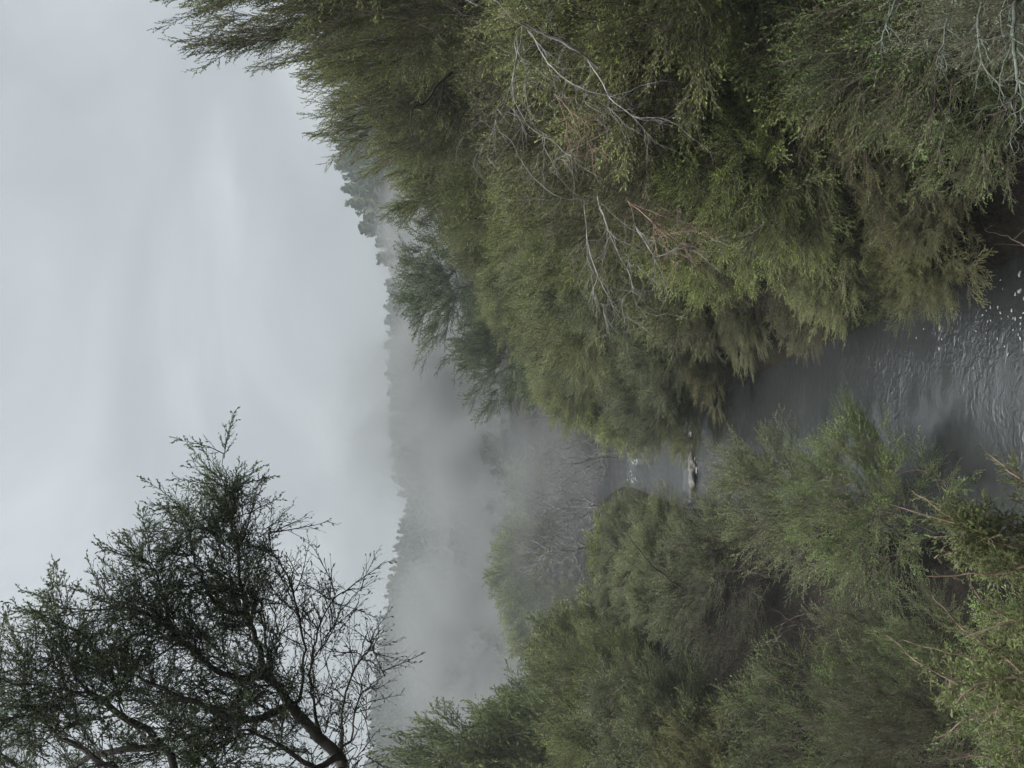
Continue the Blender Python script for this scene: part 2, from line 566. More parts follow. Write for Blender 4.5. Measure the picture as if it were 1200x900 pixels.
def make_shrub(seed, H=4.0, W=3.6, n_pts=420, sprays_per=4, L0=0.42, leaf=0.075, lpt=9, n_side=11, lobes=8, low=0.15, width=0.30,
               up=0.55, droop=0.0, stems=4):
    """returns (trunk mesh builder, crown mesh builder)"""
    rng = np.random.default_rng(seed)
    sk = Skel((0, 0, -0.25))
    for k in range(stems):
        a = k * 2 * PI / stems + rng.random()
        tip = np.array([math.cos(a) * W * 0.22, math.sin(a) * W * 0.22, H * (0.42 + 0.15 * rng.random())])
        b = np.array([math.cos(a) * 0.10, math.sin(a) * 0.10, 0.05])
        mid = tip * 0.5 + np.array([rng.normal() * 0.12, rng.normal() * 0.12, 0.1])
        sk.chain([b, mid, tip], start=0)
    pts = crown_points(rng, n_pts, H, W, lobes, low)
    sk.grow(pts, 0.25, 0.7)
    sk.finish(0.0042, 2.1)
    qw = Quads(); sk.wood(qw, 0, jitter=0.03, rng=rng)
    qc = Quads()
    i = np.arange(1, len(sk.P))
    i = i[(sk.R[i] < 0.03)]
    I = np.repeat(i, sprays_per)
    t = rng.random(len(I)) ** 0.6
    P = sk.P[sk.PAR[I]] * (1 - t[:, None]) + sk.P[I] * t[:, None]
    cen = np.array([0, 0, H * 0.5])
    outw = norm((P - cen) * np.array([1, 1, 0.7]))
    hz = P[:, 2] / H
    D = norm(sk.D[I]) * 0.5 + outw * 0.7 + rng.normal(size=(len(I), 3)) * 0.36
    D[:, 2] += up * np.clip(hz * 1.6 - 0.25, 0, 1) - droop * np.clip(1.1 - hz * 1.3, 0, 1)
    Ls = L0 * 1.15 * (0.6 + 0.8 * rng.random(len(I)))
    br = rng.normal(size=len(sk.P))
    tint = np.clip(0.5 + 0.16 * rng.normal(size=len(I)) + 0.18 * br[I], 0.03, 0.97)
    T = [spray_template(rng, n_side, leaf, width, lpt) for _ in range(5)]
    stamp_sprays(qc, rng, T, P, D, Ls, tint, 0, 1, 0.0055)
    return qw, qc


PROTOS = {}


def proto(key, leafm, barkm=None, **kw):
    """a plant's two meshes, made once and shared by its copies"""
    qw, qc = make_shrub(**kw)
    zs = np.concatenate(qc.v)
    # robust size of what was grown
    H = float(np.percentile(zs[:, 2], 99.5)); W = float(np.percentile(np.abs(zs[:, :2]), 98) * 2)
    wood = qw.mesh(key + '_trunk', [barkm or BARK])
    lv = qc.mesh(key + '_crown', [leafm, barkm or BARK])
    PROTOS[key] = (wood, lv, H, W)


def recolour(key, new, leafm):
    w, lv, H, W = PROTOS[key]
    me = lv.copy(); me.materials[0] = leafm
    PROTOS[new] = (w, me, H, W)


RNG = random.Random(4)


def plant(key, name, label, cat, x, y, ztop, width, group, lean=(0, 0), rot=None, sink=0.0):
    wood, lv, H, W = PROTOS[key]
    g = gz(x, y) - sink
    o = thing(name, label, cat, (x, y, g), group)
    sz = max(ztop - g, 0.4) / H; sx = width / W
    o.scale = (sx, sx, sz)
    o.rotation_mode = 'ZYX'
    # lean tilts the whole plant in the world; the spin about its own axis comes first
    o.rotation_mode = 'XYZ'
    spin = Matrix.Rotation(RNG.uniform(0, 6.28) if rot is None else rot, 3, 'Z')
    tilt = Matrix.Rotation(lean[1], 3, 'Y') @ Matrix.Rotation(lean[0], 3, 'X')
    o.rotation_euler = (tilt @ spin).to_euler('XYZ')
    mesh_obj('trunk', wood, o)
    mesh_obj('crown', lv, o)
    return o


def make_protos():
    proto('fine_a', LEAF_OLIVE, seed=1, n_pts=430, sprays_per=4, L0=0.44, leaf=0.052, lobes=10, lpt=11, n_side=13, width=0.32, low=0.38)
    proto('fine_b', LEAF_LIME, seed=2, n_pts=430, sprays_per=4, L0=0.52, leaf=0.045, lobes=8, droop=0.25, low=0.26, lpt=11, n_side=14, width=0.32)
    proto('fine_c', LEAF_GREEN, seed=3, n_pts=230, sprays_per=3, L0=0.52, leaf=0.055, lobes=8, lpt=7, n_side=10, up=0.8, width=0.38)
    proto('fine_d', LEAF_BROWN, seed=4, n_pts=360, sprays_per=4, L0=0.42, leaf=0.055, lobes=9, droop=0.3, low=0.36, lpt=10, n_side=12, width=0.34)
    proto('fine_e', LEAF_GREEN, seed=5, n_pts=170, sprays_per=3, L0=0.55, leaf=0.05, lobes=7, lpt=7, n_side=11, up=1.1, width=0.38, stems=6)
    proto('broad', LEAF_OLIVE, seed=7, n_pts=260, sprays_per=4, L0=0.40, leaf=0.085, lobes=7, lpt=5, n_side=7, width=0.62, up=0.4)
    proto('lichen', LEAF_LICHEN, seed=6, n_pts=300, sprays_per=4, L0=0.50, leaf=0.045, lobes=6, lpt=9, n_side=12, droop=1.1, up=0.0, width=0.3)
    recolour('fine_e', 'fine_e_grey', LEAF_GREY)
    recolour('fine_a', 'fine_a_grey', LEAF_GREY)
    recolour('fine_b', 'fine_b_olive', LEAF_OLIVE)
    recolour('fine_d', 'fine_d_olive', LEAF_OLIVE)
    recolour('fine_c', 'fine_c_grey', LEAF_GREY)
    # far plants: the same habit, coarser
    proto('far_a', LEAF_OLIVE, seed=11, n_pts=300, sprays_per=4, L0=0.55, leaf=0.11, lpt=6, n_side=9, lobes=8)
    recolour('far_a', 'far_a_grey', LEAF_GREY)
    proto('open_tree', LEAF_DARK, BARK_DARK, seed=12, H=6.0, W=4.6, n_pts=280, sprays_per=4, L0=0.5, leaf=0.09, lpt=6, n_side=9, lobes=9, low=0.25, stems=2)


def bare_shrub(seed, H=3.0, W=3.0, n=260, r_tip=0.004, low=0.1, spread=1.0, mat=None, up=0.3):
    rng = np.random.default_rng(seed)
    sk = Skel((0, 0, -0.2))
    for k in range(4):
        a = k * 1.57 + rng.random()
        tip = np.array([math.cos(a) * W * 0.25, math.sin(a) * W * 0.25, H * 0.5])
        sk.chain([tip * 0.3 + rng.normal(size=3) * 0.06, tip * 0.65 + rng.normal(size=3) * 0.08, tip], start=0)
    d = norm(rng.normal(size=(n, 3))); d[:, 2] = np.abs(d[:, 2])
    r = 0.45 + 0.6 * rng.random(n)
    P = d * r[:, None] * np.array([W / 2, W / 2, H])
    P[:, 2] += H * low
    sk.grow(P, 0.2, 0.8)
    sk.finish(r_tip, 2.1)
    q = Quads(); sk.wood(q, 0, jitter=0.06, rng=rng)
    # twiglets
    I = np.repeat(np.arange(1, len(sk.P)), 2)
    A = sk.P[I]
    D = norm(sk.D[I] + rng.normal(size=(len(I), 3)) * 0.5 + np.array([0, 0, up]))
    B = A + D * (0.25 + 0.3 * rng.random((len(I), 1))) * H / 3
    C = curve_edges(A, sk.D[I], B, 4, 0.4)
    tubes(q, C, np.tile(np.array([1, 0.8, 0.6, 0.3]) * r_tip * 0.8, (len(C), 1)), 3)
    return q


# ------------------------------------------------------------------ run of the setting
build_ground()
build_stream()
build_foam()
build_ledge()
make_protos()

GR_TOP = 'tall shrubs crowning the steep bank at the top of the photo'
GR_MID = 'shrubs on the slope of the steep bank at the top of the photo'
GR_LOW = 'shrubs hanging over the water from the steep bank'
GL = 'shrubs on the low bank at the bottom of the photo'
GM = 'shrubs beyond the stream bend in the steam'


def edge_r(y):
    return float(xc(y)) + HW


def edge_l(y):
    return float(xc(y)) - HW


# steep bank: (kind, y, metres in from the water's edge, z of the top, width, lean, label)
TOP = [
    ('fine_a', 8.6, 4.6, 10.6, 4.2, 'tall olive shrub filling the top edge of the photo where the leaves meet the sky'),
    ('fine_d_olive', 10.8, 3.9, 10.3, 2.8, 'tall olive shrub whose feathery tips spike into the sky near the top edge'),
    ('fine_a', 13.2, 5.3, 9.3, 3.2, 'tall dense olive shrub on the bank crest, second along the skyline from the top edge'),
    ('fine_b_olive', 15.8, 4.8, 9.5, 3.7, 'broad olive shrub with a dark forked limb, third along the leafy skyline'),
    ('fine_a', 18.8, 4.6, 8.9, 3.8, 'olive shrub on the bank crest with spiky outline above the misty pines'),
    ('fine_d_olive', 22.5, 4.3, 7.8, 4.0, 'olive shrub on the bank crest just in front of the dark misty tree'),
    ('fine_a', 27.0, 4.2, 7.2, 4.2, 'olive shrub on the crest directly under the open misty tree'),
]
MID = [
    ('fine_a', 8.0, 2.6, 6.6, 3.6, 'olive shrub on the slope below the tallest one at the top edge'),
    ('broad', 7.9, 1.75, 5.1, 2.2, 'shrub with larger rounder leaves between the fresh green corner and the bleached dead limb'),
    ('fine_d', 9.8, 2.3, 6.4, 3.4, 'brown-tinged olive shrub around the bleached dead limb near the top edge'),
    ('fine_b_olive', 12.0, 2.5, 6.3, 3.6, 'olive shrub laced with fans of bleached dead twigs'),
    ('fine_a', 14.6, 2.6, 6.4, 3.8, 'soft olive shrub on the mid slope behind the dead twigs'),
    ('fine_a_grey', 17.6, 2.5, 6.2, 4.0, 'greyish olive shrub with a smooth rounded face above the stream'),
    ('fine_b_olive', 21.0, 2.4, 6.0, 4.2, 'rounded olive shrub half way down the bank towards the steam'),
    ('fine_a_grey', 25.0, 2.3, 5.8, 4.4, 'greyish olive shrub above the farther drooping branches'),
    ('fine_a', 29.5, 2.2, 5.6, 4.6, 'olive shrub on the bank facing the nearer white water step'),
    ('far_a', 34.0, 2.0, 5.2, 4.8, 'hazy olive shrub before the pale far step of the stream'),
    ('far_a_grey', 38.0, 1.7, 4.2, 4.0, 'last hazy shrub of the steep bank, dipping to the stream bend'),
]
LOW = [
    ('fine_c', 6.9, 1.1, 3.8, 2.4, 'fresh green small leaved shrub in the top right corner of the photo'),
    ('fine_d', 8.3, 1.75, 3.3, 2.6, 'brownish green shrub dipping to dark water beside the foam flecks'),
    ('fine_b', 10.3, 1.55, 4.4, 2.8, 'bright yellow green shrub with long drooping sprays over the stream'),
    ('fine_b', 12.6, 1.7, 4.4, 2.6, 'yellow green shrub beside the dark hollow in the bank'),
    ('fine_b_olive', 15.6, 1.6, 4.2, 2.9, 'olive shrub drooping over the dark hollow at the water'),
    ('fine_a_grey', 19.0, 1.3, 4.0, 3.2, 'greyish shrub sweeping over the middle of the stream'),
    ('fine_a_grey', 22.6, 0.7, 3.8, 3.6, 'greyish shrub leaning over the stream just before the nearer step'),
    ('fine_a', 27.0, 0.5, 3.4, 3.6, 'olive shrub whose branches hang across the nearer step'),
    ('far_a', 32.0, 0.5, 3.2, 3.6, 'olive shrub between the two white steps of the stream'),
    ('lichen', 5.4, 0.15, 3.5, 1.5, 'grey green lichen hung shrub dangling in the top right corner'),
    ('fine_e', 8.0, 0.7, 2.6, 1.8, 'thin green shrub against the brown earth bank at the right edge'),
    ('fine_d', 9.4, 0.75, 2.1, 1.9, 'low brownish shrub on the bank foot beside the foam flecks'),
    ('fine_d', 10.3, 0.3, 1.6, 1.8, 'tiny brownish shrub on the earth foot of the bank, right at the dark water'),
    ('fine_e', 11.1, 0.15, 1.4, 1.5, 'tiny thin green shrub at the dark water, left of the tiny brownish one'),
    ('fine_d', 14.3, 0.5, 1.6, 2.0, 'low brownish shrub on the bare foot of the bank in the dark hollow'),
    ('fine_d_olive', 11.8, 0.8, 2.3, 2.5, 'low olive shrub trailing over dark water left of the foam flecks'),
    ('fine_b_olive', 17.2, 1.0, 1.8, 2.6, 'low olive shrub at the water below the dark hollow'),
    ('fine_d', 20.8, 0.6, 1.9, 2.6, 'low brownish shrub at the waterline below the greyish sweeping one'),
    ('fine_a', 24.8, 0.0, 2.2, 2.8, 'low olive shrub at the waterline before the nearer step'),
]
for rows, grp, lean in ((TOP, GR_TOP, 0.0), (MID, GR_MID, -0.06), (LOW, GR_LOW, -0.16)):
    for kind, y, dx, zt, w, lab in rows:
        x = edge_r(y) + dx
        plant(kind, 'shrub', lab, 'shrub', x, y, zt, w, grp, (0, lean))

LEFT = [
    # kind, y, metres in from the water's edge, top, width, lean, label
    ('fine_c', 6.2, 1.7, 2.6, 2.0, 0.05, 'fresh green shrub in the bottom right corner below the reddish twigs'),
    ('fine_e_grey', 7.7, 1.8, 3.2, 1.5, 0.0, 'pale plume shaped shrub rising from the bottom edge just left of the reddish twigs'),
    ('fine_e', 8.9, 2.3, 3.0, 1.7, 0.0, 'fresh green open shrub beside the pale plume at the bottom edge'),
    ('fine_c', 10.4, 2.6, 3.4, 2.4, 0.05, 'lacy green shrub over a black hollow on the low bank'),
    ('fine_e', 9.7, 1.2, 1.9, 1.6, 0.0, 'small open green shrub in the dark gap left of the reddish twigs'),
    ('fine_e_grey', 10.9, 1.5, 2.2, 1.6, 0.05, 'small grey green open shrub at the edge of the black hollow'),
    ('fine_c', 12.0, -0.1, 2.3, 2.4, 0.25, 'green shrub leaning out over the rippled stream'),
    ('fine_c', 13.0, 0.0, 2.4, 0.55, 1.12, 'slim dark green sprig lying low across the water'),
    ('fine_c_grey', 14.4, -0.05, 2.8, 2.7, 0.25, 'feathery green shrub reaching furthest across the stream'),
    ('fine_d', 12.2, 3.8, 4.0, 2.6, 0.0, 'brownish shrub at the bottom edge behind the lacy green one'),
    ('fine_a_grey', 14.0, 4.0, 4.7, 3.6, 0.0, 'greyish shrub near the bottom edge with a dark bare limb'),
    ('fine_c_grey', 17.4, 1.1, 3.2, 3.2, 0.12, 'greyish shrub in the middle of the low bank above the pool'),
    ('fine_d_olive', 17.8, 4.4, 5.3, 3.8, 0.0, 'olive shrub on the low bank behind the greyish ones'),
    ('fine_a_grey', 21.5, 1.5, 3.3, 3.4, 0.06, 'greyish rounded shrub by the stream before the nearer step'),
    ('fine_a', 22.0, 5.4, 5.6, 4.2, 0.0, 'olive shrub with feathery tips against the drifting steam'),
    ('fine_a_grey', 25.8, 1.6, 3.4, 3.6, 0.04, 'pale rounded shrub where the stream narrows by the nearer step'),
    ('far_a', 27.5, 5.0, 5.3, 4.4, 0.0, 'olive shrub behind the rounded one near the steam'),
    ('far_a', 31.5, 1.8, 3.2, 3.6, 0.0, 'yellowish rounded shrub at the tip of the low bank'),
    ('far_a_grey', 20.0, 6.3, 8.7, 3.4, 0.0, 'dark hazy shrub at the bottom edge next to the overhanging tree'),
    ('far_a_grey', 26.0, 7.1, 7.2, 4.2, 0.0, 'dim grey green shrub at the bottom edge in front of the steam'),
    ('far_a', 32.0, 7.0, 5.4, 4.6, 0.0, 'hazy olive shrub merging into the steam above the low bank'),
]
for kind, y, dx, zt, w, lean, lab in LEFT:
    plant(kind, 'shrub', lab, 'shrub', edge_l(y) - dx, y, zt, w, GL, (0, lean))

MIST = [
    ('far_a', -12.0, 56, 7.4, 6.5, 'green shrub showing through a gap in the steam'),
    ('far_a', -15.5, 58, 6.6, 7.0, 'green shrub behind the gap in the steam, half veiled'),
    ('far_a_grey', -8.5, 62, 6.2, 7.0, 'dim shrub behind the grey dead branches in the steam'),
    ('far_a', -24.0, 76, 7.0, 10.0, 'faint shrub deep in the steam near the bottom edge'),
    ('far_a_grey', -14.0, 80, 7.0, 10.0, 'faint rounded shrub in the thick of the steam'),
    ('far_a_grey', 2.0, 50, 6.0, 6.0, 'veiled shrub where the leafy bank ends in steam'),
    ('far_a', 5.5, 56, 8.5, 7.0, 'faint shrub behind the open misty tree, low in the steam'),
    ('far_a_grey', -1.5, 68, 7.0, 9.0, 'pale shrub almost lost in the thick middle of the steam'),
    ('far_a_grey', 0.5, 60, 5.5, 7.0, 'dim shrub in steam beyond the far step of the stream'),
]
for kind, x, y, zt, w, lab in MIST:
    plant(kind, 'shrub', lab, 'shrub', x, y, zt, w, GM)

plant('open_tree', 'tree', 'open dark tree veiled by steam above the steep bank, pines behind it', 'tree', 5.0, 40.0, 11.4, 8.0, None)
plant('open_tree', 'tree', 'sparse grey tree at the bank end leaning toward the steam', 'tree', 1.9, 37.5, 8.6, 5.4, None, (0, -0.12))


# ---- grey dead shrubs in the steam
dead = [bare_shrub(s, 3.4, 3.6, 300, 0.009, mat=None).mesh('dead_shrub_twigs', [BARK_GREY]) for s in (21, 22)]
for k, (x, y, sc, lab) in enumerate([
        (-6.8, 47.0, 1.0, 'grey dead shrub with tangled bare twigs beside the far step'),
        (-9.6, 50.0, 1.25, 'pale dead shrub with forked limbs in front of the green gap in the steam'),
        (-4.2, 51.0, 1.2, 'faint dead shrub in the steam straight above the far step'),
        (-1.2, 49.0, 1.1, 'dim grey dead shrub in the steam by the drooping bank'),
        (-6.0, 56.0, 1.5, 'tall dim dead shrub in the middle of the steam')]):
    o = mesh_obj('dead_shrub', dead[k % 2])
    o.location = (x, y, gz(x, y)); o.scale = (sc,) * 3; o.rotation_euler = (0, 0, k * 1.3)
    o['label'] = lab; o['category'] = 'dead shrub'; o['group'] = 'grey dead shrubs in the steam'


rust = bare_shrub(23, 2.2, 2.2, 420, 0.0026, up=0.1).mesh('dry_shrub_twigs', [BARK])
for k, (x, y, sc, lab) in enumerate([
        (edge_r(9.6) + 1.5, 9.6, 0.9, 'brown leafless shrub in the shade under the yellow green sprays'),
        (edge_r(7.6) + 1.7, 7.6, 1.0, 'brown dry shrub on the bank between the fresh green corner shrub and the water'),
        (edge_r(14.6) + 0.9, 14.6, 0.8, 'brown dry shrub inside the dark hollow at the water'),
        (edge_l(11.2) - 1.6, 11.2, 0.9, 'brown dry shrub in the black hollow of the low bank'),
        (edge_l(15.4) - 2.6, 15.4, 0.95, 'brown dry shrub between the greyish shrubs of the low bank')]):
    o = mesh_obj('dry_shrub', rust)
    o.location = (x, y, gz(x, y)); o.scale = (sc,) * 3; o.rotation_euler = (0, 0, k * 1.7)
    o['label'] = lab; o['category'] = 'dry shrub'; o['group'] = 'leafless brown shrubs in the shade'


# ---- bleached dead limbs on the steep bank (their butts are in the slope behind the leaves)
def dead_limb(name, label, chains, fans, mat, seed, r_tip=0.0014, group=None):
    """chains: lists of (px, py, depth, radius); fans: (n, chain index, spread, length)"""
    rng = np.random.default_rng(seed)
    near = 0.6 if mat is BARK_DEAD and chains[0][0][2] < 9 else 0.0
    base = at(*chains[0][0][:2], chains[0][0][2] - near)
    o = thing(name, label, 'dead branch', tuple(base), group)
    for ci, ch in enumerate(chains):
        P = np.array([at(c[0], c[1], c[2] - near) for c in ch]) - base
        sk = Skel(P[0], P[1] - P[0])
        sk.chain(list(P[1:]), [c[3] * 0.34 for c in ch[1:]], 0)
        n, spread, ln = fans[ci]
        if n:
            seg = rng.integers(1, len(P), size=n)
            t = rng.random(n)
            A = P[seg - 1] * (1 - t[:, None]) + P[seg] * t[:, None]
            D = norm(norm(P[seg] - P[seg - 1]) + rng.normal(size=(n, 3)) * spread * 0.75)
            sk.grow(A + D * ln * (0.4 + 1.1 * rng.random((n, 1))), 0.05, 2.0)
        sk.finish(r_tip, 2.2)
        sk.R[0] = ch[0][3] * 0.34
        q = Quads(); sk.wood(q, 0, jitter=0.018, rng=rng, r_split=0.006)
        if n:
            I = np.repeat(np.arange(len(P), len(sk.P)), 2)
            A = sk.P[I]; D = norm(sk.D[I] + rng.normal(size=(len(I), 3)) * 0.45)
            B = A + D * ln * (0.3 + 0.6 * rng.random((len(I), 1)))
            C = curve_edges(A, sk.D[I], B, 4, 0.4)
            tubes(q, C, np.tile(np.array([1, 0.8, 0.55, 0.25]) * r_tip * 0.8, (len(C), 1)), 3)
        mesh_obj('limb', q.mesh('limb', [mat]), o)
    return o


GD = 'bleached dead branches on the steep bank'
dead_limb('dead_branch', 'thick forked dead limb, bleached grey, at the top edge of the photo',
          [[(700, 78, 7.3, 0.03), (685, 66, 7.2, 0.026), (640, 42, 7.1, 0.022), (610, 28, 7.0, 0.014), (583, 2, 7.0, 0.008)],
           [(690, 72, 7.2, 0.02), (712, 110, 7.0, 0.018), (740, 135, 6.9, 0.012), (775, 142, 6.9, 0.006)]],
          [(26, 0.5, 0.35), (30, 0.5, 0.3)], BARK_DEAD, 1, group=GD)
dead_limb('dead_branch', 'upper fan of long bleached twigs hanging down the leafy bank',
          [[(612, 30, 7.1, 0.012), (604, 80, 7.0, 0.009), (594, 115, 6.9, 0.007), (583, 135, 6.9, 0.004)],
           [(618, 35, 7.1, 0.012), (640, 70, 6.9, 0.009), (662, 92, 6.8, 0.006), (690, 112, 6.8, 0.004)],
           [(606, 40, 7.1, 0.010), (600, 100, 6.9, 0.008), (615, 140, 6.9, 0.006), (648, 165, 6.9, 0.004)]],
          [(36, 0.4, 0.3), (34, 0.4, 0.3), (44, 0.45, 0.32)], BARK_DEAD, 2, group=GD)
dead_limb('dead_branch', 'long single bleached branch curving across the leaves below the fan',
          [[(690, 235, 7.6, 0.014), (660, 232, 7.5, 0.012), (630, 212, 7.4, 0.010), (602, 170, 7.4, 0.008), (572, 147, 7.4, 0.004)]],
          [(12, 0.5, 0.3)], BARK_DEAD, 3, group=GD)
dead_limb('dead_branch', 'lower fan of thin bleached twigs above the dark hollow',
          [[(685, 235, 7.9, 0.010), (688, 280, 7.8, 0.008), (700, 320, 7.8, 0.005), (712, 345, 7.8, 0.003)],
           [(700, 230, 7.9, 0.010), (715, 275, 7.7, 0.008), (735, 315, 7.7, 0.005)],
           [(745, 265, 7.6, 0.012), (765, 298, 7.5, 0.010), (790, 292, 7.4, 0.008), (818, 286, 7.4, 0.004)]],
          [(46, 0.35, 0.35), (44, 0.35, 0.35), (26, 0.45, 0.28)], BARK_DEAD, 4, group=GD)
dead_limb('dead_branch', 'tangle of reddish brown dead twigs under the yellow green shrub',
          [[(735, 235, 8.0, 0.012), (765, 260, 7.9, 0.010), (800, 285, 7.9, 0.006)],
           [(650, 110, 7.4, 0.01), (668, 130, 7.3, 0.008), (680, 160, 7.3, 0.004)]],
          [(70, 0.6, 0.35), (60, 0.6, 0.3)], BARK_RUST, 5, 0.002, group=GD)
dead_limb('dead_branch', 'dark bent limb showing through the leaves near the skyline',
          [[(530, 85, 11.2, 0.06), (518, 95, 11.1, 0.055), (500, 118, 11.0, 0.045), (486, 125, 10.9, 0.035), (483, 160, 10.8, 0.02)],
           [(520, 95, 11.1, 0.03), (515, 125, 11.0, 0.025), (502, 158, 10.9, 0.02), (503, 195, 10.9, 0.008)]],
          [(8, 0.5, 0.5), (10, 0.5, 0.5)], BARK_DARK, 6, group=GD)
dead_limb('dead_branch', 'pale lichen crusted drooping branches in the top right corner',
          [[(1120, -10, 5.2, 0.02), (1108, 30, 5.1, 0.016), (1105, 62, 5.1, 0.008)],
           [(1150, -10, 5.1, 0.02), (1146, 30, 5.0, 0.018), (1150, 70, 5.0, 0.012), (1165, 92, 5.0, 0.006)],
           [(1190, -10, 4.9, 0.03), (1186, 40, 4.8, 0.026), (1192, 90, 4.8, 0.018), (1203, 130, 4.8, 0.01)],
           [(1055, -10, 5.3, 0.016), (1040, 25, 5.2, 0.012), (1034, 45, 5.2, 0.005)]],
          [(24, 0.4, 0.14), (24, 0.4, 0.16), (60, 0.5, 0.18), (18, 0.4, 0.12)], LICHEN, 7, 0.003, group=GD)
dead_limb('driftwood_branch', 'pale brown forked stick over the dark water at the right edge',
          [[(1205, 290, 9.0, 0.02), (1185, 280, 9.0, 0.016), (1158, 272, 8.9, 0.007)],
           [(1187, 281, 9.0, 0.014), (1202, 268, 9.0, 0.009)]],
          [(2, 0.5, 0.2), (0, 0, 0)], TWIG_RED, 8)
dead_limb('dead_branch', 'thin dark limb standing out of the greyish shrub on the low bank',
          [[(800, 690, 11.6, 0.035), (770, 668, 11.5, 0.028), (745, 640, 11.4, 0.022), (728, 612, 11.4, 0.010)]],
          [(10, 0.5, 0.4)], BARK_DARK, 9)
dead_limb('dead_branch', 'short broken pale stick among the greyish leaves of the low bank',
          [[(692, 710, 17.0, 0.03), (675, 702, 17.0, 0.025), (660, 697, 17.0, 0.01)]],
          [(0, 0, 0)], BARK_DEAD, 10)


# ---- dark tree hanging in from the bottom edge against the sky
def overhanging_tree():
    rng = np.random.default_rng(77)
    D0 = 6.4
    foot = np.array([-4.3, 6.6, gz(-4.3, 6.6)])
    o = thing('tree', 'dark overhanging tree with fine leaves against the sky, bottom left', 'tree', tuple(foot))

    def a3(px, py, dd=0.0):
        if py < 900:
            py = 900 - (900 - py) * 0.80
        if px > 405:
            px = 405 + (px - 405) * 0.55
        return at(px, py, D0 + dd) - foot
    sk = Skel((0, 0, -0.4))
    trunk = sk.chain([np.array([0.1, 0, 1.2]), np.array([0.3, 0.0, 2.8]), np.array([0.75, -0.1, 4.2]), a3(425, 940), a3(402, 897)], [0.12, 0.11, 0.09, 0.062, 0.048], 0)
    fork = trunk[-1]; low = trunk[2]
    limbs = {}

    def limb(key, start, pts, r0, r1):
        P = [a3(*p) for p in pts]
        limbs[key] = sk.chain(P, list(np.linspace(r0, r1, len(P))), start)
    limb('t', fork, [(380, 862), (352, 824), (330, 786), (318, 770)], 0.042, 0.028)
    hub = limbs['t'][-1]
    limb('a', hub, [(306, 728, .1), (294, 690, .15), (284, 640, .2), (279, 590, .2), (272, 540, .2), (266, 495, .2)], 0.022, 0.004)
    limb('b', hub, [(288, 768, -.2), (262, 762, -.3), (240, 742, -.35), (215, 716, -.4), (192, 690, -.4), (165, 672, -.45), (120, 668, -.45), (60, 668, -.45)], 0.025, 0.003)
    limb('a2', limbs['a'][1], [(262, 670, -.1), (240, 630, -.15), (228, 590, -.15), (222, 555, -.15)], 0.018, 0.005)
    limb('b2', limbs['b'][3], [(196, 660, -.2), (186, 625, -.2), (178, 602, -.2)], 0.014, 0.004)
    limb('c', limbs['t'][1], [(354, 780, .3), (356, 735, .35), (352, 690, .4), (344, 645, .4), (330, 605, .4), (318, 580, .4)], 0.013, 0.003)
    limb('d', limbs['t'][0], [(368, 800, .2), (366, 745, .3), (372, 700, .3), (390, 655, .3), (408, 640, .3)], 0.010, 0.003)
    limb('e', fork, [(402, 850, .4), (404, 800, .4), (418, 765, .4), (440, 738, .4), (456, 728, .4)], 0.009, 0.003)
    limb('e2', fork, [(418, 860, .5), (424, 820, .5), (440, 790, .5), (456, 782, .5)], 0.010, 0.003)
    limb('f', low, [(270, 960, -.6), (200, 880, -.7), (150, 830, -.7), (105, 790, -.7), (85, 755, -.7), (78, 735, -.7)], 0.032, 0.004)
    limb('g', limbs['f'][0], [(140, 905, -.9), (80, 860, -.9), (40, 820, -.9), (28, 785, -.9)], 0.02, 0.004)
    limb('h', limbs['t'][1], [(300, 830, -.5), (250, 815, -.6), (200, 790, -.7), (160, 765, -.7), (135, 745, -.7)], 0.024, 0.005)
    limb('i', limbs['f'][0], [(250, 900, .2), (215, 850, .2), (190, 820, .2)], 0.02, 0.005)
    limb('j', limbs['f'][1], [(60, 915, -.4), (0, 880, -.4), (-30, 850, -.4)], 0.02, 0.005)
    limb('k', fork, [(370, 900, -.3), (330, 868, -.4), (300, 850, -.5), (270, 842, -.5)], 0.02, 0.006)
    # secondary branchlets: around each limb, pushed forward along it
    spec = dict(t=(20, .30, 2), a=(100, .32, 3), a2=(54, .28, 3), b=(74, .20, 3), b2=(34, .20, 3), c=(52, .24, 1), d=(46, .24, 1), e=(40, .22, 1), e2=(20, .2, 1),
                f=(76, .30, 3), g=(60, .32, 3), h=(64, .30, 3), i=(40, .36, 2), j=(50, .40, 3), k=(34, .30, 2))
    leafy = []
    for key, (n, rad, dens) in spec.items():
        ids = limbs[key]
        pts = np.array([sk.p[i] for i in [sk.par[ids[0]]] + ids])
        seg = rng.integers(1, len(pts), size=n); t = rng.random(n)
        A = pts[seg - 1] * (1 - t[:, None]) + pts[seg] * t[:, None]
        along = norm(pts[seg] - pts[seg - 1])
        u = ((seg - 1 + t) / (len(pts) - 1))[:, None]
        off = norm(rng.normal(size=(n, 3)) * np.array([1, 1.1, 1])) * rad * (0.3 + 0.8 * rng.random((n, 1))) * (1.25 - 0.75 * u)
        P = A + off + along * rad * 0.8 * rng.random((n, 1))
        new = sk.grow(P, 0.12, 0.9, sort=False)
        leafy += [(i, dens) for i in new] + [(i, dens) for i in ids[-2:]]
    sk.finish(0.0030, 2.3)
    q = Quads(); sk.wood(q, 0, jitter=0.04, rng=rng, r_split=0.012)
    qc = Quads()
    idx = np.array([i for i, d in leafy for _ in range(d)])
    dn = np.array([d for i, d in leafy for _ in range(d)])
    t = 0.25 + 0.75 * rng.random(len(idx))
    P = sk.P[sk.PAR[idx]] * (1 - t[:, None]) + sk.P[idx] * t[:, None]
    D = norm(sk.D[idx]) * 0.8 + rng.normal(size=(len(idx), 3)) * 0.42 + np.array([0.25, 0, 0.2])
    Ls = 0.30 * (0.55 + 0.8 * rng.random(len(idx)))
